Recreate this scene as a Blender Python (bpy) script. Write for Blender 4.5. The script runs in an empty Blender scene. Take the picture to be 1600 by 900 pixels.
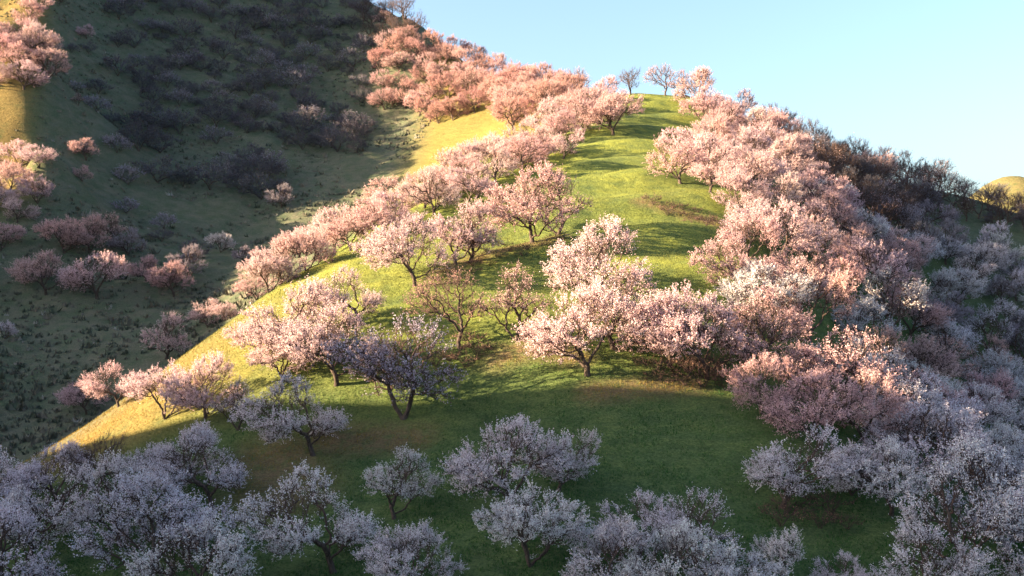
import bpy, math, random
import numpy as np

# ------------------------------------------------------------------ camera, sky, sun
scene = bpy.context.scene
COL = scene.collection
F = 1550.0                      # focal length in photo pixels (1600 wide)
CX, CY = 800.0, 450.0
cam_d = bpy.data.cameras.new("camera")
cam_d.sensor_width = 36.0
cam_d.lens = 36.0 * F / 1600.0
cam_d.clip_start = 0.5
cam_d.clip_end = 20000
cam = bpy.data.objects.new("camera", cam_d)
COL.objects.link(cam)
cam.location = (0, 0, 0)
cam.rotation_euler = (math.radians(90), 0, 0)
scene.camera = cam

SUN_EL = math.radians(16.0)
SH = np.array([-0.985, -0.17]); SH = SH / np.linalg.norm(SH)      # horizontal direction towards the sun
TO_SUN = np.array([SH[0] * math.cos(SUN_EL), SH[1] * math.cos(SUN_EL), math.sin(SUN_EL)])
world = bpy.data.worlds.new("World")
scene.world = world
world.use_nodes = True
wn = world.node_tree.nodes
bg = wn["Background"]
sky = wn.new("ShaderNodeTexSky")
sky.sky_type = 'NISHITA'
sky.sun_disc = False
sky.sun_elevation = SUN_EL
sky.sun_rotation = math.atan2(SH[0], SH[1])
sky.air_density = 1.0
sky.dust_density = 3.4
sky.ozone_density = 2.1
world.node_tree.links.new(sky.outputs[0], bg.inputs[0])
bg.inputs[1].default_value = 0.061
sun_d = bpy.data.lights.new("sun", 'SUN')
sun_d.energy = 5.0
sun_d.angle = math.radians(0.5)
sun_d.color = (1.0, 0.76, 0.47)
sun = bpy.data.objects.new("sun", sun_d)
COL.objects.link(sun)
import mathutils
sun.rotation_euler = mathutils.Vector((-TO_SUN[0], -TO_SUN[1], -TO_SUN[2])).to_track_quat('-Z', 'Y').to_euler()
scene.view_settings.view_transform = 'Standard'
scene.view_settings.look = 'None'
scene.view_settings.exposure = 2.9
scene.view_settings.gamma = 1.0
scene.view_settings.use_curve_mapping = False
scene.cycles.max_bounces = 6
scene.cycles.diffuse_bounces = 3
scene.cycles.transmission_bounces = 4
scene.cycles.use_denoising = True

# ------------------------------------------------------------------ terrain
rng = np.random.default_rng(7)
random.seed(7)

def world_pt(px, py, d):
    return ((px - CX) / F * d, d, (CY - py) / F * d)

CTRL = [  # photo pixel and distance of ground points
    # spine and face of the main spur
    (800, 900, 50), (500, 895, 55), (1150, 895, 52), (250, 860, 58), (1450, 890, 54),
    (620, 655, 73), (490, 712, 69), (920, 590, 73), (820, 770, 60), (1215, 790, 61), (1390, 800, 61),
    (1100, 610, 74), (1060, 760, 62),
    (805, 530, 80), (718, 543, 79), (560, 505, 84), (520, 600, 77), (460, 565, 80),
    (650, 445, 93), (732, 408, 99), (830, 377, 104), (940, 440, 92), (1040, 570, 76), (1060, 430, 94),
    (960, 330, 115), (1060, 350, 112), (920, 260, 145), (980, 215, 170), (1020, 185, 195), (1020, 148, 228),
    (780, 300, 135), (850, 250, 158), (880, 215, 175),
    # left silhouette of the spur and its golden nose
    (110, 690, 87), (190, 635, 91), (270, 558, 98), (400, 465, 110), (560, 380, 122), (640, 340, 130), (700, 300, 142),
    (300, 650, 78), (350, 560, 88), (470, 455, 100), (60, 770, 72), (160, 760, 68),
    # lit ridge behind, up to the skyline
    (740, 225, 225), (800, 185, 225), (900, 165, 225), (650, 185, 270), (640, 120, 290), (700, 90, 300),
    (800, 128, 275), (900, 145, 250), (620, 35, 325), (560, 60, 322), (1000, 147, 232),
    # right flank and its skyline
    (1100, 150, 222), (1180, 195, 218), (1250, 235, 214), (1330, 265, 210), (1400, 285, 206), (1480, 300, 204), (1560, 320, 204),
    (1660, 355, 204), (1100, 260, 150), (1160, 390, 104), (1250, 330, 135), (1250, 450, 96), (1200, 640, 71), (1290, 690, 67),
    (1350, 420, 120), (1400, 520, 108), (1430, 600, 104), (1450, 690, 94), (1360, 600, 92), (1400, 350, 160), (1500, 400, 165), (1580, 410, 172), (1500, 500, 138), (1580, 560, 135),
    (1500, 640, 110), (1600, 650, 122), (1550, 760, 84), (1700, 700, 106), (1700, 480, 150),
    # shaded valley side on the left
    (200, 650, 122), (60, 620, 128), (100, 700, 114), (0, 740, 108), (300, 540, 138), (150, 455, 158), (20, 480, 156), (270, 460, 162),
    (420, 380, 195), (300, 310, 215), (150, 320, 195), (480, 300, 225), (560, 250, 245), (600, 300, 215), (600, 200, 272), (400, 200, 255),
    (300, 180, 255), (180, 200, 240), (60, 250, 205), (20, 330, 190), (60, 110, 240), (20, 30, 262), (150, 60, 275),
    (300, 60, 300), (420, 100, 295), (500, 120, 298), (500, 0, 338), (300, -40, 330), (100, -60, 300), (400, -80, 365),
]
pts = [world_pt(*c) for c in CTRL]
# sun-side frame: u across the sunlight, s along it (positive away from the sun)
SD = -SH
UD = np.array([-SD[1], SD[0]])
TE = math.tan(SUN_EL)
def su(u, s, z):
    return (s * SD[0] + u * UD[0], s * SD[1] + u * UD[1], z)
# hills out of the frame on the left: their crest keeps the valley and the foot of the spur in shade
for u, h in ((-60, 0), (0, 0), (30, 3), (50, 3.5), (60, 3.5), (65, 2.5), (69, -0.8), (74, -6), (80, -15.5), (88, -23), (100, -25), (113, -19), (128, -13), (146, -9), (168, -5.5), (186, 5)):
    pts.append(su(u, -115, h + TE * 115))
    pts.append(su(u, -190, h + TE * 115 - 8))
# the lit spur at the edge of the frame; beyond it the land falls towards the sun
for u, h in ((203, 15), (219, 23), (241, 33), (256, 42), (281, 58), (303, 75), (326, 95), (345, 108)):
    sc_ = -57 - (u - 203) * 0.34
    pts.append(su(u, sc_, h - TE * sc_))
    pts.append(su(u, sc_ - 30, h - TE * sc_ - 11))
    pts.append(su(u, -130, h + TE * 130 - 26))
    pts.append(su(u, -190, h + TE * 130 - 26))
# behind the skyline, below the camera and other land outside the frame
pts += [(40, 290, 26), (80, 270, 12), (125, 265, 6), (0, 330, 58), (-20, 380, 80), (60, 360, 8), (130, 330, -5), (0, 430, 60),
        (-80, 450, 100), (-200, 400, 120), (0, 25, -24), (0, -10, -34), (-45, 25, -24), (50, 20, -24), (-50, -20, -26), (60, -30, -34),
        (100, 60, -22), (140, 110, -14), (160, 200, 6), (160, 260, 0), (110, 10, -30), (-75, 60, -16), (-70, 85, -20), (-62, 20, -20)]
P = np.array(pts)
SC = 100.0
def tps(r2):
    return 0.5 * r2 * np.log(np.maximum(r2, 1e-12))
n = len(P)
XY = P[:, :2] / SC
D2 = ((XY[:, None] - XY[None]) ** 2).sum(-1)
A = np.zeros((n + 3, n + 3))
A[:n, :n] = tps(D2) + np.eye(n) * 0.004
A[:n, n] = 1; A[:n, n + 1:] = XY
A[n, :n] = 1; A[n + 1:, :n] = XY.T
W = np.linalg.solve(A, np.concatenate([P[:, 2], np.zeros(3)]))

def vnoise(x, y, seed):
    r = np.random.default_rng(seed).random((256, 256))
    xi = np.floor(x).astype(int); yi = np.floor(y).astype(int)
    fx = x - xi; fy = y - yi
    fx = fx * fx * (3 - 2 * fx); fy = fy * fy * (3 - 2 * fy)
    a = r[xi % 256, yi % 256]; b = r[(xi + 1) % 256, yi % 256]
    c = r[xi % 256, (yi + 1) % 256]; d = r[(xi + 1) % 256, (yi + 1) % 256]
    return (a * (1 - fx) + b * fx) * (1 - fy) + (c * (1 - fx) + d * fx) * fy - 0.5

def height(x, y):
    x = np.asarray(x, float); y = np.asarray(y, float)
    sh = x.shape
    q = np.stack([x.ravel(), y.ravel()], 1)
    # outside the mapped land fade to gentle far hills
    cx = np.clip(q[:, 0], -260, 190); cy = np.clip(q[:, 1], -60, 450)
    out = np.empty(len(q))
    for i in range(0, len(q), 20000):
        c = np.stack([cx[i:i + 20000], cy[i:i + 20000]], 1) / SC
        d2 = ((c[:, None] - XY[None]) ** 2).sum(-1)
        out[i:i + 20000] = tps(d2) @ W[:n] + W[n] + c @ W[n + 1:]
    dist = np.hypot(q[:, 0] - cx, q[:, 1] - cy)
    t = np.clip(dist / 250.0, 0, 1); t = t * t * (3 - 2 * t)
    far = -25 + 30 * vnoise(q[:, 0] / 300 + 40, q[:, 1] / 300 + 40, 3)
    out = out * (1 - t) + far * t
    out += 1.1 * vnoise(q[:, 0] / 17 + 50, q[:, 1] / 17 + 50, 1) + 0.5 * vnoise(q[:, 0] / 6 + 90, q[:, 1] / 6 + 90, 2) \
        + 0.16 * vnoise(q[:, 0] / 2.2 + 90, q[:, 1] / 2.2 + 90, 5)
    # rounded steps worn across the crest
    wc = np.clip((q[:, 0] + 14) / 10, 0, 1) * np.clip((44 - q[:, 0]) / 10, 0, 1) * np.clip((q[:, 1] - 90) / 15, 0, 1) * np.clip((235 - q[:, 1]) / 20, 0, 1)
    out += wc * 0.55 * np.sin((q[:, 1] - 0.35 * q[:, 0] + 5 * vnoise(q[:, 0] / 20, q[:, 1] / 20, 14)) * 2 * np.pi / 14.0)
    # eroded runnels and humps on the steep valley side
    wv = np.clip((-30 - q[:, 0] + np.clip((q[:, 1] - 120) / 100, 0, 1) * 15) / 15, 0, 1) * np.clip((q[:, 1] - 95) / 20, 0, 1) * np.clip((q[:, 0] + 130) / 20, 0, 1)
    a = vnoise(q[:, 0] / 26 + 7, q[:, 1] / 60 + 7, 11); b = vnoise(q[:, 0] / 9 + 7, q[:, 1] / 14 + 7, 12)
    out += wv * (2.2 * (0.25 - np.abs(a)) * 2 + 1.5 * b + 0.7 * vnoise(q[:, 0] / 3.5, q[:, 1] / 3.5, 13))
    return out.reshape(sh)

# lookup grid for placing things
GX0, GX1, GY0, GY1, GS = -270.0, 200.0, 20.0, 440.0, 1.0
gx = np.arange(GX0, GX1 + GS, GS); gy = np.arange(GY0, GY1 + GS, GS)
GZ = height(*np.meshgrid(gx, gy, indexing='ij'))
def zlook(x, y):
    u = np.clip((np.asarray(x) - GX0) / GS, 0, len(gx) - 2.001); v = np.clip((np.asarray(y) - GY0) / GS, 0, len(gy) - 2.001)
    i = u.astype(int); j = v.astype(int); a = u - i; b = v - j
    return (GZ[i, j] * (1 - a) + GZ[i + 1, j] * a) * (1 - b) + (GZ[i, j + 1] * (1 - a) + GZ[i + 1, j + 1] * a) * b
DR = np.concatenate([np.arange(30, 130, 0.25), np.arange(130, 420, 0.5)])
def hit(px, py):
    """first ground point on the ray through a photo pixel"""
    x = (px - CX) / F * DR; z = (CY - py) / F * DR
    below = z <= zlook(x, DR)
    k = int(np.argmax(below))
    if not below[k]:
        return None
    d = DR[k]
    x = (px - CX) / F * d
    return float(x), float(d), float(zlook(np.array(x), np.array(d)))

def graded(lo, hi, step, far, grow=1.09):
    a = list(np.arange(lo, hi + step, step))
    s = step
    left, right = [], []
    p = a[0]; s = step
    while p > -far:
        s *= grow; p -= s; left.append(p)
    p = a[-1]; s = step
    while p < far:
        s *= grow; p += s; right.append(p)
    return np.array(left[::-1] + a + right)

def mesh_from(name, verts, faces_flat, sizes, smooth=False):
    me = bpy.data.meshes.new(name)
    verts = np.asarray(verts, np.float32); faces_flat = np.asarray(faces_flat, np.int32)
    sizes = np.asarray(sizes, np.int32)
    me.vertices.add(len(verts)); me.vertices.foreach_set("co", verts.ravel())
    me.loops.add(len(faces_flat)); me.loops.foreach_set("vertex_index", faces_flat)
    me.polygons.add(len(sizes))
    me.polygons.foreach_set("loop_start", np.concatenate([[0], np.cumsum(sizes)[:-1]]).astype(np.int32))
    me.polygons.foreach_set("loop_total", sizes)
    if smooth:
        me.polygons.foreach_set("use_smooth", np.ones(len(sizes), bool))
    me.update(calc_edges=True)
    me.validate()
    return me

def obj(name, me, mat=None, parent=None, **props):
    o = bpy.data.objects.new(name, me)
    COL.objects.link(o)
    if mat and me is not None and not me.materials:
        me.materials.append(mat)
    if parent is not None:
        o.parent = parent
    for k, v in props.items():
        o[k] = v
    return o

def nodes_of(name):
    m = bpy.data.materials.new(name); m.use_nodes = True
    nt = m.node_tree
    for nd in list(nt.nodes):
        nt.nodes.remove(nd)
    return m, nt, nt.nodes.new("ShaderNodeOutputMaterial")

def N(nt, typ, **kw):
    nd = nt.nodes.new(typ)
    for k, v in kw.items():
        if hasattr(nd, k) and not isinstance(k, int):
            setattr(nd, k, v)
    return nd

def mixc(nt, fac, a, b, blend='MIX'):
    m = nt.nodes.new("ShaderNodeMix"); m.data_type = 'RGBA'; m.blend_type = blend
    for sock, v in ((m.inputs[0], fac), (m.inputs[6], a), (m.inputs[7], b)):
        if isinstance(v, bpy.types.NodeSocket):
            nt.links.new(v, sock)
        elif isinstance(v, (int, float)):
            sock.default_value = v
        else:
            sock.default_value = (*v, 1)
    return m.outputs[2]

def ramp(nt, src, stops):
    r = nt.nodes.new("ShaderNodeMapRange")
    r.inputs[1].default_value, r.inputs[2].default_value = stops
    nt.links.new(src, r.inputs[0])
    return r.outputs[0]

def math_node(nt, op, a, b=None):
    m = nt.nodes.new("ShaderNodeMath"); m.operation = op
    for k, v in enumerate((a, b)):
        if v is None: continue
        if isinstance(v, bpy.types.NodeSocket): nt.links.new(v, m.inputs[k])
        else: m.inputs[k].default_value = v
    return m.outputs[0]

def ground_material():
    m, nt, out = nodes_of("grassy_ground")
    L = nt.links.new
    geo = N(nt, "ShaderNodeNewGeometry")
    at = N(nt, "ShaderNodeAttribute"); at.attribute_name = "cover"      # r dry and painted sun gold, g bare soil, b valley scrub turf, alpha painted crest sunlight
    sep = N(nt, "ShaderNodeSeparateColor"); L(at.outputs["Color"], sep.inputs[0])
    def noise(scale, detail=4, rough=0.6, vec=None):
        t = N(nt, "ShaderNodeTexNoise"); t.inputs["Scale"].default_value = scale
        t.inputs["Detail"].default_value = detail; t.inputs["Roughness"].default_value = rough
        L(vec or geo.outputs["Position"], t.inputs["Vector"])
        return t.outputs["Fac"]
    mp = N(nt, "ShaderNodeMapping"); mp.inputs["Scale"].default_value = (0.35, 0.35, 2.4)
    L(geo.outputs["Position"], mp.inputs["Vector"])
    streak = noise(0.9, 5, 0.65, mp.outputs["Vector"])
    big = noise(0.07, 4); mid = noise(0.45, 5); fine = noise(6.0, 4, 0.7)
    c = mixc(nt, ramp(nt, mid, (0.35, 0.65)), (0.019, 0.070, 0.022), (0.042, 0.106, 0.030))
    c = mixc(nt, ramp(nt, streak, (0.45, 0.72)), c, (0.082, 0.135, 0.036))
    dry_sunlit = mixc(nt, ramp(nt, streak, (0.35, 0.7)), (0.195, 0.120, 0.030), (0.28, 0.172, 0.048))
    c = mixc(nt, math_node(nt, 'MULTIPLY', at.outputs['Alpha'], ramp(nt, mid, (0.2, 0.6))), c, (0.235, 0.265, 0.036))  # lime tint on the crest: sunlight painted into the turf colour
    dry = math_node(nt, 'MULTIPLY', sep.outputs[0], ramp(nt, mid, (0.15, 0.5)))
    c = mixc(nt, dry, c, dry_sunlit)
    valc = mixc(nt, ramp(nt, mid, (0.35, 0.65)), (0.044, 0.080, 0.056), (0.130, 0.122, 0.104))
    c = mixc(nt, sep.outputs[2], c, valc)
    soil = math_node(nt, 'MULTIPLY', sep.outputs[1], ramp(nt, noise(1.3, 6, 0.7), (0.3, 0.55)))
    c = mixc(nt, soil, c, (0.17, 0.105, 0.062))
    c = mixc(nt, math_node(nt, 'MULTIPLY', ramp(nt, big, (0.5, 0.75)), 0.2), c, (0.13, 0.115, 0.055))
    tus = noise(2.2, 6, 0.75)
    c = mixc(nt, ramp(nt, tus, (0.42, 0.30)), c, mixc(nt, 0.6, c, (0.02, 0.022, 0.01)))
    c = mixc(nt, ramp(nt, fine, (0.25, 0.75)), mixc(nt, 0.55, c, (0, 0, 0)), mixc(nt, 0.28, c, (0.3, 0.3, 0.13)))
    b = N(nt, "ShaderNodeBsdfPrincipled")
    b.inputs["Roughness"].default_value = 0.95
    b.inputs["Specular IOR Level"].default_value = 0.1
    L(c, b.inputs["Base Color"])
    hgt = math_node(nt, 'ADD', math_node(nt, 'MULTIPLY', streak, 0.5), math_node(nt, 'MULTIPLY', fine, 0.16))
    hgt = math_node(nt, 'ADD', hgt, math_node(nt, 'MULTIPLY', mid, 0.4))
    hgt = math_node(nt, 'ADD', hgt, math_node(nt, 'MULTIPLY', tus, 0.3))
    bp = N(nt, "ShaderNodeBump"); bp.inputs["Strength"].default_value = 0.9; bp.inputs["Distance"].default_value = 0.8
    L(hgt, bp.inputs["Height"]); L(bp.outputs[0], b.inputs["Normal"])
    L(b.outputs[0], out.inputs[0])
    return m
GROUND = ground_material()

def seg_dist(px, py, poly):
    """distance of points to a polyline"""
    best = np.full(px.shape, 1e9)
    for (x0, y0), (x1, y1) in zip(poly[:-1], poly[1:]):
        dx, dy = x1 - x0, y1 - y0
        t = np.clip(((px - x0) * dx + (py - y0) * dy) / (dx * dx + dy * dy + 1e-9), 0, 1)
        best = np.minimum(best, np.hypot(px - x0 - t * dx, py - y0 - t * dy))
    return best

def cover_at(x, y):
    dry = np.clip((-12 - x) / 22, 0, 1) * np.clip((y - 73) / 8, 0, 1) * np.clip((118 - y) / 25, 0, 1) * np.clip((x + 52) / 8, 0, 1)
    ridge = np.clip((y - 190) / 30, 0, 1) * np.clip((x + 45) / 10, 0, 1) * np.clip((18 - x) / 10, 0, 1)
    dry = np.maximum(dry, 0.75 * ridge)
    spur = np.clip((y - 165) / 20, 0, 1) * np.clip((-93 - (y - 200) * 0.42 - x) / 6, 0, 1)  # gold painted where sun strikes the left spur
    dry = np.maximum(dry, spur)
    crest = np.clip((y - 70) / 20, 0, 1) * np.clip((x + 30) / 8, 0, 1) * np.clip((34 + (y - 100) * 0.12 - x) / 12, 0, 1) * np.clip((260 - y) / 30, 0, 1)  # mask of the sunlight painted on crest and upper slope
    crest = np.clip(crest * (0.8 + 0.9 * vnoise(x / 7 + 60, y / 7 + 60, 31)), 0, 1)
    soil = np.zeros_like(x)
    for a, w in SOIL:
        pl = [hit(*p)[:2] for p in a]
        if len(pl) == 1: pl = pl * 2
        soil = np.maximum(soil, np.clip(1.4 - seg_dist(x, y, pl) / w, 0, 1))
    edge = -31 + np.clip((y - 100) / 80, 0, 1) * 12 - np.clip((90 - y) / 20, 0, 1) * 20
    val = np.clip((edge - x) / 10, 0, 1)
    right = np.clip((x - 55) / 25, 0, 1) * np.clip((y - 100) / 40, 0, 1)
    val = np.maximum(val, 0.8 * right) * (1 - 0.9 * spur)
    return dry, soil, val, crest
SOIL = [([(780, 560), (850, 540), (900, 560)], 1.6), ([(690, 425), (760, 398), (870, 372)], 1.3), ([(930, 615), (1080, 605)], 1.5),
        ([(520, 690), (640, 690)], 2.0), ([(1000, 315), (1100, 345), (1150, 372)], 1.2), ([(430, 720), (440, 770)], 3.5)]

tx = graded(-125, 125, 0.85, 4000); ty = graded(40, 330, 0.95, 4000)
X, Y = np.meshgrid(tx, ty, indexing='ij')
Z = height(X, Y)
nx, ny = X.shape
idx = np.arange(nx * ny).reshape(nx, ny)
quads = np.stack([idx[:-1, :-1], idx[1:, :-1], idx[1:, 1:], idx[:-1, 1:]], -1).reshape(-1, 4)
tm = mesh_from("hillside", np.stack([X, Y, Z], -1).reshape(-1, 3), quads.ravel(), np.full(len(quads), 4), True)
dry, soil, val, crest_sun = cover_at(X.ravel(), Y.ravel())
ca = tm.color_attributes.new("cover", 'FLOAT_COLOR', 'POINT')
ca.data.foreach_set("color", np.stack([dry, soil, val, crest_sun], 1).astype(np.float32).ravel())
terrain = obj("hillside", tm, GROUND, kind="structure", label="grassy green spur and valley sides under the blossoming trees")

# ------------------------------------------------------------------ far sunlit hill behind the right skyline
def far_hill():
    """a smooth grass hill half a kilometre off"""
    cx, cy, _ = world_pt(1580, 278, 560)
    r = np.linspace(0, 1, 26); a = np.linspace(0, 2 * np.pi, 73)[:-1]
    R_, A_ = np.meshgrid(r, a, indexing='ij')
    x = cx + R_ * np.cos(A_) * 120; y = cy + R_ * np.sin(A_) * 130
    top = (CY - 275) / F * 560
    z = -30 + (top + 30) * np.exp(-(R_ * 1.9) ** 2 * 1.1) + 5 * vnoise(x / 30 + 20, y / 30 + 20, 9) * R_
    v = np.stack([x, y, z], -1).reshape(-1, 3)
    i = np.arange(26 * 72).reshape(26, 72); j = np.roll(i, -1, 1)
    q = np.stack([i[:-1], i[1:], j[1:], j[:-1]], -1).reshape(-1, 4)
    me = mesh_from("far_hill", v, q.ravel(), np.full(len(q), 4), True)
    ca = me.color_attributes.new("cover", 'FLOAT_COLOR', 'POINT')
    ca.data.foreach_set("color", np.tile(np.array([0.75, 0, 0.35, 0], np.float32), len(v)))
    obj("far_hill", me, GROUND, kind="structure", label="golden sunlit grass hill far behind the skyline trees")
far_hill()

# ------------------------------------------------------------------ materials of the trees
def bark_material(name, c0, c1):
    m, nt, out = nodes_of(name)
    L = nt.links.new
    tc = N(nt, "ShaderNodeTexCoord")
    mp = N(nt, "ShaderNodeMapping"); mp.inputs["Scale"].default_value = (9, 9, 2.2)
    L(tc.outputs["Object"], mp.inputs["Vector"])
    t = N(nt, "ShaderNodeTexNoise"); t.inputs["Scale"].default_value = 1.6; t.inputs["Detail"].default_value = 6
    L(mp.outputs[0], t.inputs["Vector"])
    b = N(nt, "ShaderNodeBsdfPrincipled"); b.inputs["Roughness"].default_value = 0.9
    b.inputs["Specular IOR Level"].default_value = 0.15
    L(mixc(nt, ramp(nt, t.outputs["Fac"], (0.35, 0.65)), c0, c1), b.inputs["Base Color"])
    bp = N(nt, "ShaderNodeBump"); bp.inputs["Strength"].default_value = 0.7; bp.inputs["Distance"].default_value = 0.05
    L(t.outputs["Fac"], bp.inputs["Height"]); L(bp.outputs[0], b.inputs["Normal"])
    L(b.outputs[0], out.inputs[0])
    return m

def petal_material(name):
    """colour from the object, varied from flower to flower; thin petals let light through"""
    m, nt, out = nodes_of(name)
    L = nt.links.new
    oi = N(nt, "ShaderNodeObjectInfo"); geo = N(nt, "ShaderNodeNewGeometry")
    ri = geo.outputs["Random Per Island"]
    c = mixc(nt, ramp(nt, ri, (0.0, 1.0)), mixc(nt, 1.0, oi.outputs["Color"], (0.68, 0.58, 0.60), 'MULTIPLY'), mixc(nt, 1.0, oi.outputs["Color"], (1.1, 1.14, 1.14), 'MULTIPLY'))
    # some brown bud scales and bare spurs among the flowers
    gt = math_node(nt, 'GREATER_THAN', math_node(nt, 'FRACT', math_node(nt, 'MULTIPLY', ri, 37.0)), 0.91)
    c = mixc(nt, gt, c, (0.10, 0.065, 0.055))
    d = N(nt, "ShaderNodeBsdfDiffuse"); t = N(nt, "ShaderNodeBsdfTranslucent")
    L(c, d.inputs[0]); L(c, t.inputs[0])
    mx = N(nt, "ShaderNodeMixShader"); mx.inputs[0].default_value = 0.4
    L(d.outputs[0], mx.inputs[1]); L(t.outputs[0], mx.inputs[2]); L(mx.outputs[0], out.inputs[0])
    return m

BARK = bark_material("apricot_bark", (0.035, 0.025, 0.021), (0.10, 0.075, 0.062))
TWIG = bark_material("twig_bark", (0.05, 0.032, 0.027), (0.095, 0.06, 0.05))
GREYTWIG = bark_material("grey_twig_bark", (0.06, 0.057, 0.064), (0.115, 0.11, 0.12))
PETAL = petal_material("blossom_petals")

# ------------------------------------------------------------------ tree builder
def tubes(nodes, parent, rad, use, sides_of):
    """rings along chains of nodes; returns verts and quads"""
    kids = {}
    for i, p in enumerate(parent):
        if p >= 0: kids.setdefault(p, []).append(i)
    verts, faces = [], []
    def ring(c, d, r, k):
        d = d / (np.linalg.norm(d) + 1e-9)
        a = np.cross(d, (0.3, 0.9, 0.2)); a /= np.linalg.norm(a) + 1e-9
        b = np.cross(d, a)
        s = len(verts)
        for j in range(k):
            t = 2 * math.pi * j / k
            verts.append(c + r * (math.cos(t) * a + math.sin(t) * b))
        return s
    stack = [(0, None)]
    starts = [(-1, 0)]
    while starts:
        p, i = starts.pop()
        chain = [i]
        while i in kids:
            ch = sorted(kids[i], key=lambda c: -rad[c])
            for c in ch[1:]: starts.append((i, c))
            i = ch[0]; chain.append(i)
        pts_ = [nodes[c] for c in chain]; rr = [rad[c] for c in chain]; uu = [use[c] for c in chain]
        if p >= 0:
            pts_ = [nodes[p]] + pts_; rr = [min(rad[p], rr[0] * 1.15)] + rr; uu = [uu[0]] + uu
        if len(pts_) < 2: continue
        k = sides_of(max(rr))
        prev = None
        for j in range(len(pts_)):
            d = pts_[min(j + 1, len(pts_) - 1)] - pts_[max(j - 1, 0)]
            if not (uu[j] or (j + 1 < len(uu) and uu[j + 1])):
                prev = None; continue
            s = ring(pts_[j], d, rr[j], k)
            if prev is not None and uu[j]:
                for q in range(k):
                    faces.append((prev + q, prev + (q + 1) % k, s + (q + 1) % k, s + q))
            prev = s
    return verts, faces

def grow(seed, H=6.0, spread=1.0, lobes=8, lean=(0, 0), fork=0.15, n_att=520, stems=1, flat=0.95, twig_n=3.3, per_twig=24,
         petal=0.074, twig_len=(0.35, 1.05), up=0.75, base_r=0.17, base_frac=0.15):
    """one tree: a forked trunk grown towards a lobed crown, flowering twigs on the thin wood"""
    g = np.random.default_rng(seed)
    W2 = H * 0.58 * spread
    cen = np.array([lean[0], lean[1], 0.0])
    att = []
    LB = []
    for k in range(lobes):
        a = 2 * math.pi * (k / lobes + g.uniform(-0.12, 0.12)); rr = W2 * g.uniform(0.42, 0.72)
        zc = H * g.uniform(0.30, 0.62)
        if k < 2: rr *= 0.35; zc = H * g.uniform(0.64, 0.76)
        rx = W2 * g.uniform(0.28, 0.54); rz = H * g.uniform(0.15, 0.27)
        c = cen * (zc / H) * 1.3 + np.array([rr * math.cos(a), rr * math.sin(a), zc])
        m_ = n_att // lobes
        v = g.normal(size=(m_, 3)); v /= np.linalg.norm(v, axis=1)[:, None]
        v *= (g.random(m_) ** 0.42)[:, None]
        v[:, 2] = np.where(v[:, 2] < 0, v[:, 2] * flat, v[:, 2])
        att.append(c + v * np.array([rx, rx, rz]))
    att = np.concatenate(att)
    att = att[att[:, 2] > H * base_frac]
    nodes = [np.zeros(3)]; parent = [-1]
    D = 0.26
    # trunk
    fh = H * fork
    tips = []
    for st in range(stems):
        last = 0; a = 2 * math.pi * (st / max(stems, 1)) + g.uniform(-0.5, 0.5)
        out = np.array([math.cos(a), math.sin(a), 0]) * (0.55 if stems > 1 else 0.0)
        d = np.array([cen[0] / H * 0.9, cen[1] / H * 0.9, 1.0]) + out
        steps = max(3, int(fh / D * (g.uniform(0.8, 1.2) if stems > 1 else 1)))
        for q in range(steps):
            d = d + g.normal(size=3) * np.array([0.13, 0.13, 0.03]); d[2] = max(d[2], 0.35)
            dn = d / np.linalg.norm(d)
            nodes.append(nodes[last] + dn * D); parent.append(last); last = len(nodes) - 1
        tips.append(last)
    ntrunk = len(nodes)
    alive = np.ones(len(att), bool)
    for it in range(70):
        nd = np.array(nodes)
        if not alive.any(): break
        A_ = att[alive]
        d2 = ((A_[:, None] - nd[None, :]) ** 2).sum(-1)
        if it < 200:
            pen = np.zeros(len(nd)); pen[:max(1, int(ntrunk * 0.5))] = 30 if stems == 1 else 3
            d2 = d2 + pen[None]
        near = d2.argmin(1)
        grown = 0
        for k in np.unique(near):
            vv = A_[near == k] - nd[k]
            vv = vv / (np.linalg.norm(vv, axis=1)[:, None] + 1e-6)
            d = vv.sum(0); d = d / (np.linalg.norm(d) + 1e-6) + g.normal(size=3) * 0.28 + np.array([0, 0, 0.06])
            d /= np.linalg.norm(d)
            nodes.append(nd[k] + d * D); parent.append(int(k)); grown += 1
        nw = np.array(nodes[-grown:])
        ai = np.where(alive)[0]
        dd = ((att[ai][:, None] - nw[None]) ** 2).sum(-1).min(1)
        alive[ai[dd < (D * 1.55) ** 2]] = False
        if len(nodes) > 1500: break
    nodes = np.array(nodes); parent = np.array(parent)
    cnt = np.zeros(len(nodes)); nk = np.zeros(len(nodes), int)
    for i in range(len(nodes) - 1, 0, -1):
        if cnt[i] == 0: cnt[i] = 1
        cnt[parent[i]] += cnt[i]; nk[parent[i]] += 1
    rad = cnt ** 0.43
    rad = np.maximum(rad / rad[0] * base_r, 0.014)
    rad[0] *= 1.35; 
    if len(rad) > 1: rad[1] *= 1.1
    thick = rad > 0.42 * base_r
    sd = lambda r: 8 if r > 0.12 else (5 if r > 0.05 else 3)
    tv, tf = tubes(nodes, parent, rad, thick, sd)
    bv, bf = tubes(nodes, parent, rad, ~thick, sd)
    # twigs
    thin = np.where((rad < 0.045) & (np.arange(len(nodes)) >= ntrunk))[0]
    num = g.poisson(twig_n, len(thin)) + (nk[thin] == 0) * 2
    src = np.repeat(thin, num)
    bd = nodes[src] - nodes[parent[src]]; bd /= np.linalg.norm(bd, axis=1)[:, None] + 1e-9
    ctr = np.array([cen[0] * 0.8, cen[1] * 0.8, H * 0.5])
    ow = nodes[src] - ctr; ow /= np.linalg.norm(ow, axis=1)[:, None] + 1e-9
    d = bd * 0.45 + ow * 0.45 + np.array([0, 0, up]) + g.normal(size=(len(src), 3)) * 0.42
    d /= np.linalg.norm(d, axis=1)[:, None]
    ln = g.uniform(*twig_len, len(src))
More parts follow.
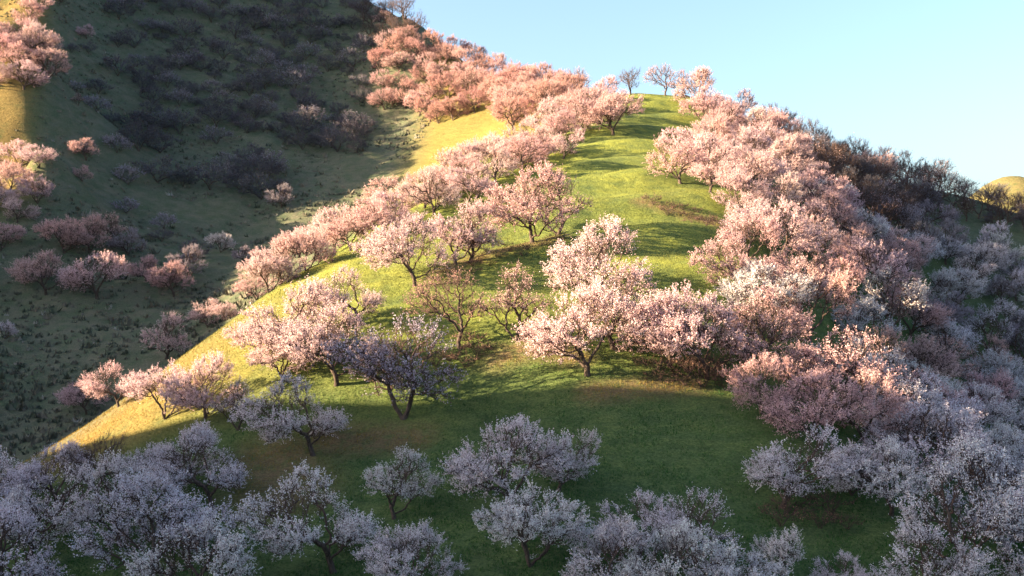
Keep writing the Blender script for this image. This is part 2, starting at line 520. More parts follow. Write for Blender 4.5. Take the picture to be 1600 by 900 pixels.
    p0 = nodes[src]; p1 = p0 + d * ln[:, None]
    a = np.cross(d, np.array([0.31, 0.77, 0.55])); a /= np.linalg.norm(a, axis=1)[:, None] + 1e-9
    b = np.cross(d, a)
    w = 0.013
    T = np.stack([p0 + a * w, p0 - a * w * 0.5 + b * w, p0 - a * w * 0.5 - b * w, p1], 1).reshape(-1, 3)
    o = np.arange(len(src)) * 4
    tw_f = np.concatenate([np.stack([o, o + 1, o + 3], 1), np.stack([o + 1, o + 2, o + 3], 1), np.stack([o + 2, o, o + 3], 1)])
    off = len(bv)
    bverts = np.concatenate([np.array(bv).reshape(-1, 3), T])
    bflat = np.concatenate([np.array(bf, int).ravel(), (tw_f + off).ravel()])
    bsz = np.concatenate([np.full(len(bf), 4), np.full(len(tw_f), 3)])
    # blossoms strung along the twigs
    m_ = per_twig
    k = np.repeat(np.arange(len(src)), g.poisson(m_, len(src)))
    t = g.uniform(0.12, 1.06, len(k))
    c = p0[k] + d[k] * (ln[k] * t)[:, None] + g.normal(size=(len(k), 3)) * 0.04
    rho = np.linalg.norm((c - ctr - np.array([0, 0, 0.05 * H])) / np.array([W2, W2, H * 0.46]), axis=1)
    ok = g.random(len(k)) < np.clip((rho - 0.48) / 0.34, 0.04, 1.0) * np.clip(0.55 + (c[:, 2] / H - 0.3) * 1.4, 0.45, 1)
    k = k[ok]; c = c[ok]
    nrm = g.normal(size=(len(k), 3)); nrm /= np.linalg.norm(nrm, axis=1)[:, None]
    e1 = np.cross(nrm, g.normal(size=(len(k), 3))); e1 /= np.linalg.norm(e1, axis=1)[:, None] + 1e-9
    e2 = np.cross(nrm, e1)
    sz = petal * g.uniform(0.35, 0.72, len(k))
    cu = nrm * (sz * 0.35)[:, None]
    e1 = e1 * sz[:, None]; e2 = e2 * (sz * g.uniform(0.55, 1.0, len(k)))[:, None]
    V = np.stack([c + e1 + cu, c + e2, c - e1 + cu, c - e2], 1).reshape(-1, 3)
    return dict(trunk=(np.array(tv), np.array(tf).ravel(), np.full(len(tf), 4)),
                branches=(bverts, bflat, bsz),
                crown=(V, np.arange(len(V)), np.full(len(k), 4)), height=float(V[:, 2].max()), width=float(np.ptp(V[:, 0])),
                cx=float((V[:, 0].max() + V[:, 0].min()) / 2))

PROTO = {}
def proto(key, **kw):
    t = grow(**kw)
    PROTO[key] = dict(height=t["height"], width=t["width"],
                      trunk=mesh_from("trunk", *t["trunk"], True), branches=mesh_from("branches", *t["branches"], True),
                      crown=mesh_from("crown", *t["crown"]))
    PROTO[key]["trunk"].materials.append(BARK); PROTO[key]["branches"].materials.append(GREYTWIG if key.startswith("shrub") else TWIG); PROTO[key]["crown"].materials.append(PETAL)
    return t

# full blossom trees of different build
proto("round_a", seed=11, spread=1.0)
proto("round_b", seed=12, spread=1.1, lobes=9, fork=0.12)
proto("round_c", seed=13, spread=0.95, fork=0.18, lean=(0.6, 0.3))
proto("wide_a", seed=14, spread=1.3, lobes=10, fork=0.1, n_att=600)
proto("wide_b", seed=15, spread=1.25, lobes=9, fork=0.14, lean=(-0.9, 0.2), n_att=600)
proto("lean_l", seed=16, spread=1.05, fork=0.18, lean=(-2.3, 0.2))
proto("lean_r", seed=17, spread=1.05, fork=0.17, lean=(2.2, -0.2))
proto("multi_a", seed=18, spread=1.15, lobes=9, fork=0.14, stems=3, base_frac=0.14)
proto("multi_b", seed=19, spread=1.0, fork=0.12, stems=4, base_frac=0.12)
proto("tall_a", seed=20, spread=0.82, fork=0.16)
# thinner, half-bare trees
proto("thin_a", seed=35, spread=1.0, lobes=7, fork=0.26, lean=(-0.7, 0), twig_n=3.0, per_twig=4.5, petal=0.075, base_frac=0.36, base_r=0.15)
proto("thin_b", seed=36, spread=0.9, lobes=6, fork=0.22, lean=(-0.5, 0), stems=2, twig_n=3.0, per_twig=7, petal=0.075, base_frac=0.36, base_r=0.16)
proto("dense_twig", seed=33, spread=1.12, lobes=9, fork=0.13, stems=2, twig_n=3.6, per_twig=10, petal=0.08, n_att=600)
# bare winter crowns of the skyline
proto("bare_a", seed=41, spread=1.0, lobes=7, fork=0.18, twig_n=2.5, per_twig=0.8, petal=0.09)
proto("bare_b", seed=42, spread=0.85, lobes=6, fork=0.18, twig_n=2.5, per_twig=0.6, petal=0.09)
# low twiggy shrubs
proto("shrub_a", seed=51, H=3.2, spread=1.35, fork=0.12, stems=5, base_frac=0.05, per_twig=6, petal=0.12, base_r=0.08, n_att=300, flat=1.0, twig_n=3)
proto("shrub_b", seed=52, H=3.0, spread=1.6, fork=0.12, stems=5, base_frac=0.05, per_twig=6, petal=0.12, base_r=0.08, n_att=300, flat=1.0, twig_n=3)
proto("brush_a", seed=53, H=1.3, spread=2.0, fork=0.15, stems=6, base_frac=0.0, per_twig=1.5, petal=0.07, base_r=0.04, n_att=200, flat=1.0, twig_n=4, twig_len=(0.2, 0.6))
proto("brush_b", seed=54, H=0.9, spread=2.6, fork=0.15, stems=6, base_frac=0.0, per_twig=1.0, petal=0.06, base_r=0.035, n_att=200, flat=1.0, twig_n=4, twig_len=(0.2, 0.6), up=0.3)

SHAPE = {"round_a": "round-headed", "round_b": "low-forked", "round_c": "tilted round-headed", "wide_a": "wide-spreading", "wide_b": "lopsided wide", "lean_l": "leaning",
         "lean_r": "bent", "multi_a": "three-stemmed", "multi_b": "bushy many-stemmed", "tall_a": "narrow upright", "thin_a": "half-bare", "thin_b": "sparse two-stemmed",
         "dense_twig": "finely twigged", "bare_a": "bare broad-crowned", "bare_b": "bare narrow-crowned", "shrub_a": "domed", "shrub_b": "flat spreading", "brush_a": "upright", "brush_b": "sprawling"}
def place(kind, name, pos, scale, rot, color, label, category, group=None, sz=1.0):
    pr = PROTO[kind]
    o = obj(name, None, label=label, category=category)
    if group: o["group"] = group
    o.location = (pos[0], pos[1], pos[2] - 0.12 * scale)
    o.rotation_euler = (0, 0, rot)
    o.scale = (scale, scale, scale * sz)
    for part in ("trunk", "branches", "crown"):
        c = obj(part, pr[part], parent=o)
        if part == "crown": c.color = (*color, 1)
    return o

FULL = ["round_a", "round_b", "round_c", "wide_a", "wide_b", "multi_a", "multi_b", "tall_a", "lean_l", "lean_r"]
C_PALE_SHADE = (0.80, 0.75, 0.76); C_PINK = (0.74, 0.56, 0.57); C_ROSE = (0.71, 0.49, 0.48); C_SALMON = (0.64, 0.40, 0.37)  # pale: blossom whitened to make up for standing in shade
C_LILAC_SHADE = (0.76, 0.71, 0.75); C_BUD = (0.13, 0.127, 0.15); C_GREY = (0.36, 0.33, 0.38); C_BROWN = (0.24, 0.15, 0.11)  # lilac: blossom tint painted for shade; bud grey: bluish haze in the colour
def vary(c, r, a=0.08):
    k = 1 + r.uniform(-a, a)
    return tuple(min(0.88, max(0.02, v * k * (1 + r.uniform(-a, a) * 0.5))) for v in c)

R = random.Random(5)
TAKEN = []
def tree_at(px, py, top, kind, color, label, name="blossom_tree", category="tree", rot=None, group=None, sz=1.0):
    h = hit(px, py)
    sc = (1.2 if top < 600 else 1.04) * (py - top) / F * h[1] / (PROTO[kind]["height"] * sz)
    TAKEN.append((h[0], h[1], sc))
    return place(kind, name, h, sc, R.uniform(-0.22, 0.22) if rot is None else rot, vary(color, R, 0.05), label, category, group, sz)

# ---- trees one can tell apart
S_ = [
    # shaded foreground
    (522, 895, 722, "lean_l", C_PALE_SHADE, "pale blossoming tree with crooked leaning trunk low on the shaded green slope"),
    (616, 812, 700, "round_c", C_PALE_SHADE, "small pale blossoming tree on shaded grass just uphill of the crooked leaning one"),
    (490, 713, 597, "lean_l", C_PALE_SHADE, "pale grey tree leaning over shaded grass below the sunlit golden nose"),
    (630, 655, 508, "dense_twig", (0.46, 0.41, 0.48), "dark twiggy tree with thin lilac blossom at the shadow edge on the spur"),  # darker lilac grey paints the shade on this crown
    (800, 795, 652, "round_b", C_PALE_SHADE, "tall pale bushy tree with crown down to the grass in the shaded meadow"),
    (872, 768, 668, "lean_r", C_PALE_SHADE, "pale tree reaching a low branch sideways out of the tall bushy meadow tree"),
    (828, 885, 752, "multi_a", C_PALE_SHADE, "low pale blossoming tree directly downhill of the tall bushy meadow tree"),
    (655, 935, 815, "wide_b", C_PALE_SHADE, "pale tree crown at the foot of the slope, between crooked tree and thicket"),
    (1000, 875, 765, "multi_b", C_LILAC_SHADE, "greyish spiky tree at the top of the thicket below the shaded meadow"),
    (1085, 880, 758, "dense_twig", C_PALE_SHADE, "twiggy half-bare pale tree at the top of the thicket below the shaded meadow"),
    (960, 945, 805, "wide_a", C_PALE_SHADE, "wide pale blossoming tree in the middle of the thicket below the meadow"),
    (1060, 960, 825, "round_b", C_PALE_SHADE, "bright white blossoming tree at the bottom of the thicket below the meadow"),
    (1150, 970, 850, "multi_a", C_LILAC_SHADE, "low lilac-grey tree at the outer end of the thicket below the meadow"),
    (1222, 795, 662, "lean_r", C_PALE_SHADE, "grey tree with dark trunk leaning over the shaded grass at the gully mouth"),
    (1222, 915, 820, "round_a", (0.80, 0.74, 0.74), "small white blossoming tree standing alone at the foot of the grassy gully"),
    (1315, 935, 862, "multi_b", (0.78, 0.72, 0.74), "short white blossoming shrub-like tree at the foot of the grassy gully"),
    (1392, 805, 682, "wide_b", C_LILAC_SHADE, "lilac-grey tree with dark hollow underneath beside the grassy gully"),
    (1330, 775, 690, "multi_a", C_PALE_SHADE, "pale tree wedged between the leaning gully tree and the dark hollow"),
    (152, 782, 668, "bare_a", C_BUD, "dark bare tree standing up out of the lilac thicket under the golden tip"),
    (300, 752, 658, "wide_a", C_LILAC_SHADE, "broad lilac-grey tree at the top of the thicket under the golden tip"),
    (236, 765, 690, "dense_twig", C_LILAC_SHADE, "twiggy grey tree next to the dark bare one under the golden tip"),
    (88, 785, 692, "round_b", C_LILAC_SHADE, "rounded lilac-grey tree at the outer end of the thicket under the golden tip"),
    # sunlit face of the spur
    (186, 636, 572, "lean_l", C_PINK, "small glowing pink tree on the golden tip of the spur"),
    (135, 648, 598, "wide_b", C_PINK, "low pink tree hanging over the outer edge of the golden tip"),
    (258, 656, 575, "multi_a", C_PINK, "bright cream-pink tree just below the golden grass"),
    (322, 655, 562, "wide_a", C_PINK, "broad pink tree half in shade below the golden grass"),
    (372, 672, 598, "thin_b", C_LILAC_SHADE, "thin dark-stemmed tree at the shadow edge below the golden grass"),
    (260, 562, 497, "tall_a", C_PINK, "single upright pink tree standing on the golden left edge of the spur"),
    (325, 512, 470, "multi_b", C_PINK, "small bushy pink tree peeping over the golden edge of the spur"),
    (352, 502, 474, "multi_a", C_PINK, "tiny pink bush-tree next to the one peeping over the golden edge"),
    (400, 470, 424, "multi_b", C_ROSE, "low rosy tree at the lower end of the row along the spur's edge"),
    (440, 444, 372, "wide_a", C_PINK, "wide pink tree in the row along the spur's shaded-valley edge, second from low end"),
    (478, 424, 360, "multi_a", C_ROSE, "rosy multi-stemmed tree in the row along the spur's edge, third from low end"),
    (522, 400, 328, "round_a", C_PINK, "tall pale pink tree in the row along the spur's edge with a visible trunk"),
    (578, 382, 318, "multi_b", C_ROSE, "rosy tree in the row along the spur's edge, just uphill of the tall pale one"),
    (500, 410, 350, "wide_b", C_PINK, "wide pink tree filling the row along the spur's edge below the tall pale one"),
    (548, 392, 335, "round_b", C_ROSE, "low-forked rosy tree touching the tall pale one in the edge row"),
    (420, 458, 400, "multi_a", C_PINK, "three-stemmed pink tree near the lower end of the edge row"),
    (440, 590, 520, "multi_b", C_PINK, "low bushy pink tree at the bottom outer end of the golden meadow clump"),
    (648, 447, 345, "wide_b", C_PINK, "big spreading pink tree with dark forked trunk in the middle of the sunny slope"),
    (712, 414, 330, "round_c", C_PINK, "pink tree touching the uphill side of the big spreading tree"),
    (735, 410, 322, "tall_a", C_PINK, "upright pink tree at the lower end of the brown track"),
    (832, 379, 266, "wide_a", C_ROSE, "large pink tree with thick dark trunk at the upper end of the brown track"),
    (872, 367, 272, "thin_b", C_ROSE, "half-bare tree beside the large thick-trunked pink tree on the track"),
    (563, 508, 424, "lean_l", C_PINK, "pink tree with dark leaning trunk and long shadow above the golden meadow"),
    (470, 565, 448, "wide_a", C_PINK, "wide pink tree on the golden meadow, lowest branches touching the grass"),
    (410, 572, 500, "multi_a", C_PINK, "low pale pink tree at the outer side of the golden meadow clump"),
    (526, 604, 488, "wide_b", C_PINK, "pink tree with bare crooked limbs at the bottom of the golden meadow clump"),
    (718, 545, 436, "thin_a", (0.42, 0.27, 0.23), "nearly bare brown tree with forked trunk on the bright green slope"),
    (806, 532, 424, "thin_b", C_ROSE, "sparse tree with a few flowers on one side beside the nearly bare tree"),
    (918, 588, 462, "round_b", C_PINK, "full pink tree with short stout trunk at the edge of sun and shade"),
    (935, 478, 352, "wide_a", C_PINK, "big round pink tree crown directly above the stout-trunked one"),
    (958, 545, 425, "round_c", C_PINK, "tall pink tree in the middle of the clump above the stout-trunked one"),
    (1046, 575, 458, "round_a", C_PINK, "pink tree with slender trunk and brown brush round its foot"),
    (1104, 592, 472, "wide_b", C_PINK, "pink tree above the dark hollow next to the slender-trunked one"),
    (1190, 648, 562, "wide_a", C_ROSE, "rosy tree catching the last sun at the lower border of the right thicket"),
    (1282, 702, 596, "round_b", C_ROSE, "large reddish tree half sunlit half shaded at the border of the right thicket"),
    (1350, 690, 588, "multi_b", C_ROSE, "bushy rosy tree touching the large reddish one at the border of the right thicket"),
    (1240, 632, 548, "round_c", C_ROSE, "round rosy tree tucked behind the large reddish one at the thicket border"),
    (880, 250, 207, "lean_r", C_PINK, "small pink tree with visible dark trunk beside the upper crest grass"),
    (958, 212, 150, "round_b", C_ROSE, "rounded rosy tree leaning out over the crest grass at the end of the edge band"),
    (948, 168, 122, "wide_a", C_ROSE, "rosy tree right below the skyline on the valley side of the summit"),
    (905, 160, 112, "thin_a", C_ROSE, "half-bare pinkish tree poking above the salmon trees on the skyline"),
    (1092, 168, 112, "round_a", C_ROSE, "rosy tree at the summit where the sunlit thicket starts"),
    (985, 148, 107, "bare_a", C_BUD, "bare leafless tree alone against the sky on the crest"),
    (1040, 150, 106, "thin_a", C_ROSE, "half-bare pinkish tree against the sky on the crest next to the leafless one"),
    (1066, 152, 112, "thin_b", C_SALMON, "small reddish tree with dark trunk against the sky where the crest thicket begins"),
    (652, 66, 20, "bare_b", C_BUD, "dark leafless tree against the sky above the salmon-pink ridge trees"),
    (632, 40, -6, "bare_a", C_BUD, "dark leafless tree higher on the skyline above the salmon-pink ridge trees"),
    # valley side, partly catching the sun
    (72, 462, 400, "wide_b", C_ROSE, "pink-topped tree with shaded foot alone on the dark valley side"),
    (152, 466, 400, "round_b", C_PINK, "tall pale-topped tree on the dark valley side near the other pink-topped one"),
    (100, 398, 345, "multi_a", C_ROSE, "pink tree at the sunny end of the row across the dark valley side"),
    (140, 396, 340, "wide_a", C_ROSE, "broad pink tree in the row across the dark valley side"),
    (175, 385, 336, "thin_b", C_ROSE, "dull rosy tree at the dark end of the row across the valley side"),
    (228, 440, 402, "wide_a", C_ROSE, "low tree with a streak of sun on its crown in the dark valley"),
    (272, 466, 416, "wide_b", C_ROSE, "orange-lit low tree below the sun-streaked one in the dark valley"),
    (200, 400, 360, "multi_b", C_GREY, "grey tree wholly in shade behind the row on the valley side"),
    (345, 395, 365, "multi_a", C_PALE_SHADE, "pale grey shrub-like tree on the runnel of the dark valley"),
    (380, 410, 386, "wide_a", C_GREY, "low grey tree beside the runnel of the dark valley"),
    (295, 436, 388, "wide_a", C_GREY, "dark grey spreading tree above the orange-lit low tree"),
    (135, 252, 220, "wide_b", C_ROSE, "small sunlit pink tree on the dark slope apart from the bright spur"),
    (122, 166, 147, "thin_b", C_ROSE, "tiny sunlit sparse tree on the dark slope high beside the bright spur"),
    (135, 62, 40, "wide_a", C_PINK, "small tree with sunlit top on the upper dark slope"),
    (128, 284, 260, "multi_b", C_ROSE, "small dull pink tree below the sunlit one on the dark slope"),
    (8, 530, 503, "multi_a", C_LILAC_SHADE, "small lilac shrub-like tree low on the brown valley side"),
    (440, 325, 290, "wide_a", C_GREY, "pale grey spreading tree in the shaded hollow facing the spur"),
]
for t in S_:
    tree_at(*t)

# ---- stands of look-alike trees: one label for each stand
def inside(px, py, poly):
    c = False; j = len(poly) - 1
    for i in range(len(poly)):
        (xi, yi), (xj, yj) = poly[i], poly[j]
        if (yi > py) != (yj > py) and px < (xj - xi) * (py - yi) / (yj - yi) + xi: c = not c
        j = i
    return c

def stand(poly, spacing, kinds, size, colors, label, group, name="blossom_tree", category="tree", holes=(), limit=400, tries=2500, seed=1, sz=1.0, keep=1.0, clump=False):
    r = random.Random(seed)
    x0, x1 = min(p[0] for p in poly), max(p[0] for p in poly); y0, y1 = min(p[1] for p in poly), max(p[1] for p in poly)
    done = []
    for _ in range(tries):
        if len(done) >= limit: break
        px, py = r.uniform(x0, x1), r.uniform(y0, y1)
        if not inside(px, py, poly) or any(inside(px, py, q) for q in holes): continue
        if r.random() > keep: continue
        h = hit(px, py)
        if h is None or h[1] > 400: continue
        sc = r.uniform(*size)
        if clump and vnoise(np.array([h[0] / 15 + 33]), np.array([h[1] / 15 + 33]), 55)[0] < r.uniform(-0.4, -0.02): continue
        if any((h[0] - a) ** 2 + (h[1] - b) ** 2 < (spacing * 0.5 * (sc / size[1] + c / size[1])) ** 2 for a, b, c in done): continue
        if any((h[0] - a) ** 2 + (h[1] - b) ** 2 < (spacing * 0.75) ** 2 for a, b, c in TAKEN): continue
        done.append((h[0], h[1], sc))
        kd = r.choice(kinds)
        cl = r.choice(colors)
        lb = label.replace("dark leafless", "pale grey leafless") if cl[0] > 0.2 else label
        place(kd, name, h, sc, r.uniform(0, 6.28), vary(cl, r), ("large " if category == "bush" and sc > 1.75 else "") + SHAPE[kd] + " " + lb, category, group, sz * r.uniform(0.88, 1.12))
    TAKEN.extend(done)

stand([(585, 130), (600, 80), (640, 72), (700, 88), (800, 132), (900, 152), (960, 165), (890, 185), (800, 205), (770, 178), (720, 185), (700, 200), (640, 192), (600, 172)],
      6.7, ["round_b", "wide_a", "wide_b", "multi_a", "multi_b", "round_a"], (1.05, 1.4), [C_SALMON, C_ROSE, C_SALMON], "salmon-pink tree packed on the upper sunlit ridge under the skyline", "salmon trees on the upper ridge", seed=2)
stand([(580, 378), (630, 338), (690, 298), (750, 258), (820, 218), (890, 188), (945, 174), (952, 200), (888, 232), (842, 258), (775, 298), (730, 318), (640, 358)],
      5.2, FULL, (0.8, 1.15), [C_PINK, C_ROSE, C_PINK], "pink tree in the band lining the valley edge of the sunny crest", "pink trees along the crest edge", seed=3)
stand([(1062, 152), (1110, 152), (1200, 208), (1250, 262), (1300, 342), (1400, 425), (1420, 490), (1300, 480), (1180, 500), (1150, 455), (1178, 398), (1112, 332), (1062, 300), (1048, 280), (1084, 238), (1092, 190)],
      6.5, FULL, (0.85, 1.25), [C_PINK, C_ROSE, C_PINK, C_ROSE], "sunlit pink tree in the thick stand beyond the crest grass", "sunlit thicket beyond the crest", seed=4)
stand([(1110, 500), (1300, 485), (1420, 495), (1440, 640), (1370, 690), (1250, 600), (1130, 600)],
      5.8, FULL + ["dense_twig"], (0.95, 1.25), [C_ROSE, C_PALE_SHADE, C_ROSE], "dull pink tree where sun fades into shade in the right thicket", "half-lit trees of the right thicket", seed=5)
stand([(1200, 212), (1250, 240), (1400, 290), (1470, 304), (1470, 340), (1450, 345), (1400, 385), (1310, 335), (1255, 265)],
      5.0, ["thin_a", "thin_b", "bare_a", "bare_b", "dense_twig", "dense_twig"], (1.0, 1.4), [C_BUD, C_BUD, C_GREY, C_ROSE], "dark tree along the shaded skyline below the crest", "dark skyline trees", name="bare_tree", seed=6)
stand([(1470, 304), (1540, 318), (1640, 348), (1640, 385), (1540, 352), (1470, 340)], 5.0, ["thin_a", "bare_a", "dense_twig", "dense_twig"], (0.85, 1.1), [C_BUD, C_GREY],
      "small dark tree on the low skyline before the far golden hill", "small trees before the far hill", name="bare_tree", seed=17)
stand([(1290, 330), (1330, 320), (1430, 330), (1460, 385), (1530, 430), (1560, 400), (1640, 430), (1640, 580), (1560, 570), (1520, 540), (1480, 570), (1430, 490)],
      5.2, FULL + ["dense_twig"], (0.8, 1.1), [C_LILAC_SHADE, C_PALE_SHADE, C_LILAC_SHADE, C_GREY], "lavender-grey shaded tree on the back slope below the dark skyline", "lavender trees of the back slope", seed=7)
stand([(1440, 560), (1500, 560), (1640, 600), (1640, 720), (1500, 700), (1400, 715), (1440, 650)],
      5.2, FULL + ["dense_twig"], (0.8, 1.1), [C_LILAC_SHADE, C_PALE_SHADE, C_ROSE], "lavender-grey tree low on the back slope near the dark clearing", "lavender trees near the dark clearing", seed=8, holes=[[(1540, 670), (1580, 660), (1590, 720), (1540, 730)]])
stand([(1420, 740), (1520, 730), (1680, 740), (1720, 985), (1380, 985), (1400, 890), (1440, 820)],
      5.4, FULL + ["dense_twig"], (0.85, 1.15), [C_LILAC_SHADE, C_PALE_SHADE, C_PALE_SHADE], "lilac-white tree in the dense shaded thicket beside the grassy gully", "thicket beside the gully", seed=9)
stand([(-40, 800), (40, 800), (90, 785), (170, 800), (220, 780), (300, 755), (370, 755), (370, 775), (320, 800), (330, 850), (345, 985), (-60, 985)],
      6.3, FULL + ["dense_twig"], (0.85, 1.1), [C_LILAC_SHADE, C_PALE_SHADE, C_LILAC_SHADE], "lilac-grey tree in the dense shaded thicket under the golden tip", "thicket under the golden tip", seed=10)
stand([(-30, 60), (60, 75), (95, 120), (85, 140), (-30, 150)], 7.2, ["wide_a", "wide_b", "multi_a", "round_b"], (1.0, 1.35), [C_ROSE, C_PINK],
      "pink tree in the big sunlit clump on the bright spur across the valley", "big clump on the bright spur", seed=11)
stand([(-30, 255), (60, 265), (90, 300), (60, 340), (20, 390), (-30, 400)], 6.8, ["wide_a", "wide_b", "multi_a", "round_b"], (0.8, 1.1), [C_ROSE, C_PINK],
      "sunlit pink tree low on the bright spur above the pink-topped trees", "lower clump on the bright spur", seed=12)
stand([(20, 10), (110, 0), (60, 50), (30, 55)], 7.0, ["wide_a", "multi_a", "round_b"], (0.75, 1.0), [C_ROSE, C_PINK],
      "single sunlit pink tree at the top of the bright spur", "top of the bright spur", seed=13, limit=3)
stand([(565, 15), (640, 40), (655, 70), (600, 80), (575, 60)], 5.5, ["bare_a", "bare_b", "dense_twig", "thin_a"], (0.9, 1.3), [C_BUD, C_BUD, C_ROSE],
      "tree among the dark ones crowding the upper end of the skyline", "dark trees at the upper end of the skyline", name="bare_tree", seed=16, limit=14)
# dark bushes of the shaded valley side
stand([(170, -30), (600, -30), (610, 40), (590, 110), (560, 200), (560, 290), (480, 300), (440, 350), (400, 330), (360, 300), (250, 300), (205, 220), (170, 80)],
      6.6, ["shrub_a", "shrub_b", "shrub_a"], (0.9, 2.2), [C_BUD, C_BUD, (0.10, 0.097, 0.115), (0.25, 0.235, 0.27)], "dark leafless bush scattered over the shaded valley side", "dark bushes of the valley side",
      name="bare_bush", category="bush", seed=14, limit=160, clump=True, tries=5000, holes=[[(480, 120), (560, 120), (540, 170), (480, 170)], [(440, 260), (560, 250), (600, 330), (440, 330)]], keep=0.7)
stand([(90, 60), (170, 60), (230, 330), (330, 420), (300, 440), (200, 340), (130, 220)],
      9.0, ["shrub_a", "shrub_b"], (0.8, 1.3), [C_BUD, C_GREY], "small dark bush along the foot of the bright spur in shade", "bushes below the bright spur", name="bare_bush", category="bush", seed=15, limit=30)
# brown brush
def brush(poly, spacing, size, label, group, seed, limit=20):
    stand(poly, spacing, ["brush_a", "brush_b"], size, [C_BROWN], label, group, name="dry_brush", category="brush", seed=seed, limit=limit)
TAKEN_T = TAKEN; TAKEN = []
brush([(655, 450), (760, 400), (870, 372), (880, 382), (770, 416), (690, 452)], 2.0, (0.6, 1.0), "low brown brush along the bare track across the sunny slope", "brush along the track", 21, 16)
brush([(680, 575), (730, 545), (780, 545), (770, 560), (700, 590)], 1.8, (0.9, 1.5), "reddish-brown dead brush heap under the nearly bare tree", "brush under the bare tree", 22, 9)
brush([(820, 545), (860, 535), (890, 550), (840, 560)], 1.5, (0.6, 1.0), "brown dead brush beside the sparse flowering tree", "brush beside the sparse tree", 23, 7)
brush([(1020, 580), (1130, 590), (1130, 612), (1030, 600)], 1.6, (1.0, 1.6), "tall brown brush round the foot of the slender-trunked pink tree", "brush under the slender tree", 24, 12)
brush([(1000, 315), (1080, 325), (1150, 365), (1160, 385), (1080, 350), (1000, 325)], 2.2, (0.6, 1.1), "dry brush along the lip of the hollow beside the crest", "brush on the hollow's lip", 25, 16)
brush([(1200, 800), (1320, 800), (1330, 830), (1220, 830)], 2.0, (0.8, 1.4), "dry tangled brush under the leaning gully tree", "brush in the gully", 26, 8)


# ------------------------------------------------------------------ meadow grass: blades over the near slopes
def meadow():
    g = np.random.default_rng(77)
    n_ = 330000
    y = 46 + 100 * g.random(n_) ** 1.6; x = (g.random(n_) - 0.5) * 2 * (y * 0.53)
    clump = vnoise(x / 1.7 + 30, y / 1.7 + 30, 21) + vnoise(x / 0.6 + 30, y / 0.6 + 30, 22)
    ok = (clump > -0.25) & (x > -46 + np.clip(y - 100, 0, 60) * 0.35)
    x, y, clump = x[ok], y[ok], clump[ok]
    z = zlook(x, y)
    hgt = g.uniform(0.05, 0.13, len(x)) * (1.0 + 0.9 * np.clip(clump, 0, 1)) * (1 + (g.random(len(x)) > 0.985) * 1.8)
    a = g.uniform(0, 2 * np.pi, len(x)); w = g.uniform(0.02, 0.05, len(x))
    base = np.stack([x, y, z - 0.03], 1)
    side = np.stack([np.cos(a), np.sin(a), np.zeros_like(a)], 1) * w[:, None]
    tip = np.stack([g.normal(size=len(x)) * 0.05, g.normal(size=len(x)) * 0.05, hgt + 0.03], 1)
    V = np.stack([base - side, base + side, base + tip], 1).reshape(-1, 3)
    me = mesh_from("grass", V, np.arange(len(V)), np.full(len(x), 3))
    m, nt, out = nodes_of("grass_blades")
    geo = N(nt, "ShaderNodeNewGeometry"); ri = geo.outputs["Random Per Island"]
    t = N(nt, "ShaderNodeTexNoise"); t.inputs["Scale"].default_value = 0.3; t.inputs["Detail"].default_value = 4
    nt.links.new(geo.outputs["Position"], t.inputs["Vector"])
    at = N(nt, "ShaderNodeAttribute"); at.attribute_name = "cover"
    c = mixc(nt, ramp(nt, t.outputs["Fac"], (0.3, 0.7)), (0.021, 0.080, 0.024), (0.050, 0.120, 0.032))
    c = mixc(nt, at.outputs["Fac"], c, (0.25, 0.165, 0.05))
    c = mixc(nt, ramp(nt, ri, (0.55, 1.3)), c, (0.17, 0.19, 0.08))
    d = N(nt, "ShaderNodeBsdfDiffuse"); tr = N(nt, "ShaderNodeBsdfTranslucent"); mx = N(nt, "ShaderNodeMixShader"); mx.inputs[0].default_value = 0.35
    nt.links.new(c, d.inputs[0]); nt.links.new(c, tr.inputs[0]); nt.links.new(d.outputs[0], mx.inputs[1]); nt.links.new(tr.outputs[0], mx.inputs[2]); nt.links.new(mx.outputs[0], out.inputs[0])
    dr, so, va, sun_cr = cover_at(x, y)
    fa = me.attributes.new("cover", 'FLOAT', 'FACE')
    fa.data.foreach_set("value", np.maximum(np.maximum(dr, so * 0.8), sun_cr * 0.4).astype(np.float32))  # crest share paints sunlight into the blades too
    obj("grass", me, m, kind="stuff", label="short meadow grass covering the slope of the spur")
meadow()

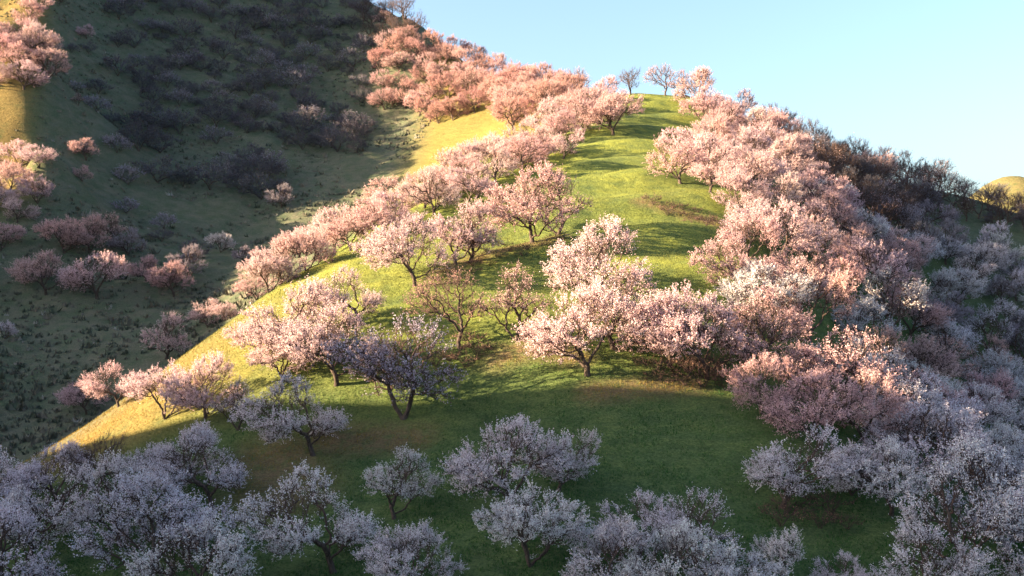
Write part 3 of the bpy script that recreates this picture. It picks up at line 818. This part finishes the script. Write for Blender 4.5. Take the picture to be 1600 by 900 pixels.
# ------------------------------------------------------------------ rough tussocks and low scrub of the valley side
def valley_scrub():
    g = np.random.default_rng(91)
    n_ = 26000
    y = g.uniform(100, 340, n_); x = -(0.02 + 0.53 * g.random(n_)) * y
    cl = vnoise(x / 12 + 11, y / 12 + 11, 41) + 0.7 * vnoise(x / 4 + 11, y / 4 + 11, 42)
    ok = (cl > g.uniform(-0.25, 0.55, n_)) & (x < -36 + np.clip(y - 130, 0, 120) * 0.12)
    x, y = x[ok], y[ok]; z = zlook(x, y)
    k = 7
    X_ = np.repeat(x, k) ; Y_ = np.repeat(y, k); Z_ = np.repeat(z, k)
    sz = np.repeat(g.uniform(0.25, 0.8, len(x)) * (1 + (g.random(len(x)) > 0.93) * 0.8), k)
    a = g.uniform(0, 2 * np.pi, len(X_)); w = sz * g.uniform(0.12, 0.3, len(X_))
    base = np.stack([X_ + g.normal(size=len(X_)) * sz * 0.3, Y_ + g.normal(size=len(X_)) * sz * 0.3, Z_ - 0.05], 1)
    side = np.stack([np.cos(a), np.sin(a), np.zeros_like(a)], 1) * w[:, None]
    tip = np.stack([g.normal(size=len(X_)) * sz * 0.3, g.normal(size=len(X_)) * sz * 0.3, sz * g.uniform(0.5, 1.0, len(X_))], 1)
    V = np.stack([base - side, base + side, base + tip], 1).reshape(-1, 3)
    me = mesh_from("valley_scrub", V, np.arange(len(V)), np.full(len(X_), 3))
    fa = me.attributes.new("tone", 'FLOAT', 'FACE')
    fa.data.foreach_set("value", np.repeat(g.random(len(x)), k).astype(np.float32))
    m, nt, out = nodes_of("scrub_tufts")
    at = N(nt, "ShaderNodeAttribute"); at.attribute_name = "tone"
    c = mixc(nt, ramp(nt, at.outputs["Fac"], (0.2, 0.7)), (0.062, 0.075, 0.055), (0.14, 0.125, 0.10))
    c = mixc(nt, ramp(nt, at.outputs["Fac"], (0.93, 0.99)), c, (0.25, 0.24, 0.21))
    d = N(nt, "ShaderNodeBsdfDiffuse"); nt.links.new(c, d.inputs[0]); nt.links.new(d.outputs[0], out.inputs[0])
    obj("valley_scrub", me, m, kind="stuff", label="rough tussocks and low scrub covering the shaded valley side")
valley_scrub()
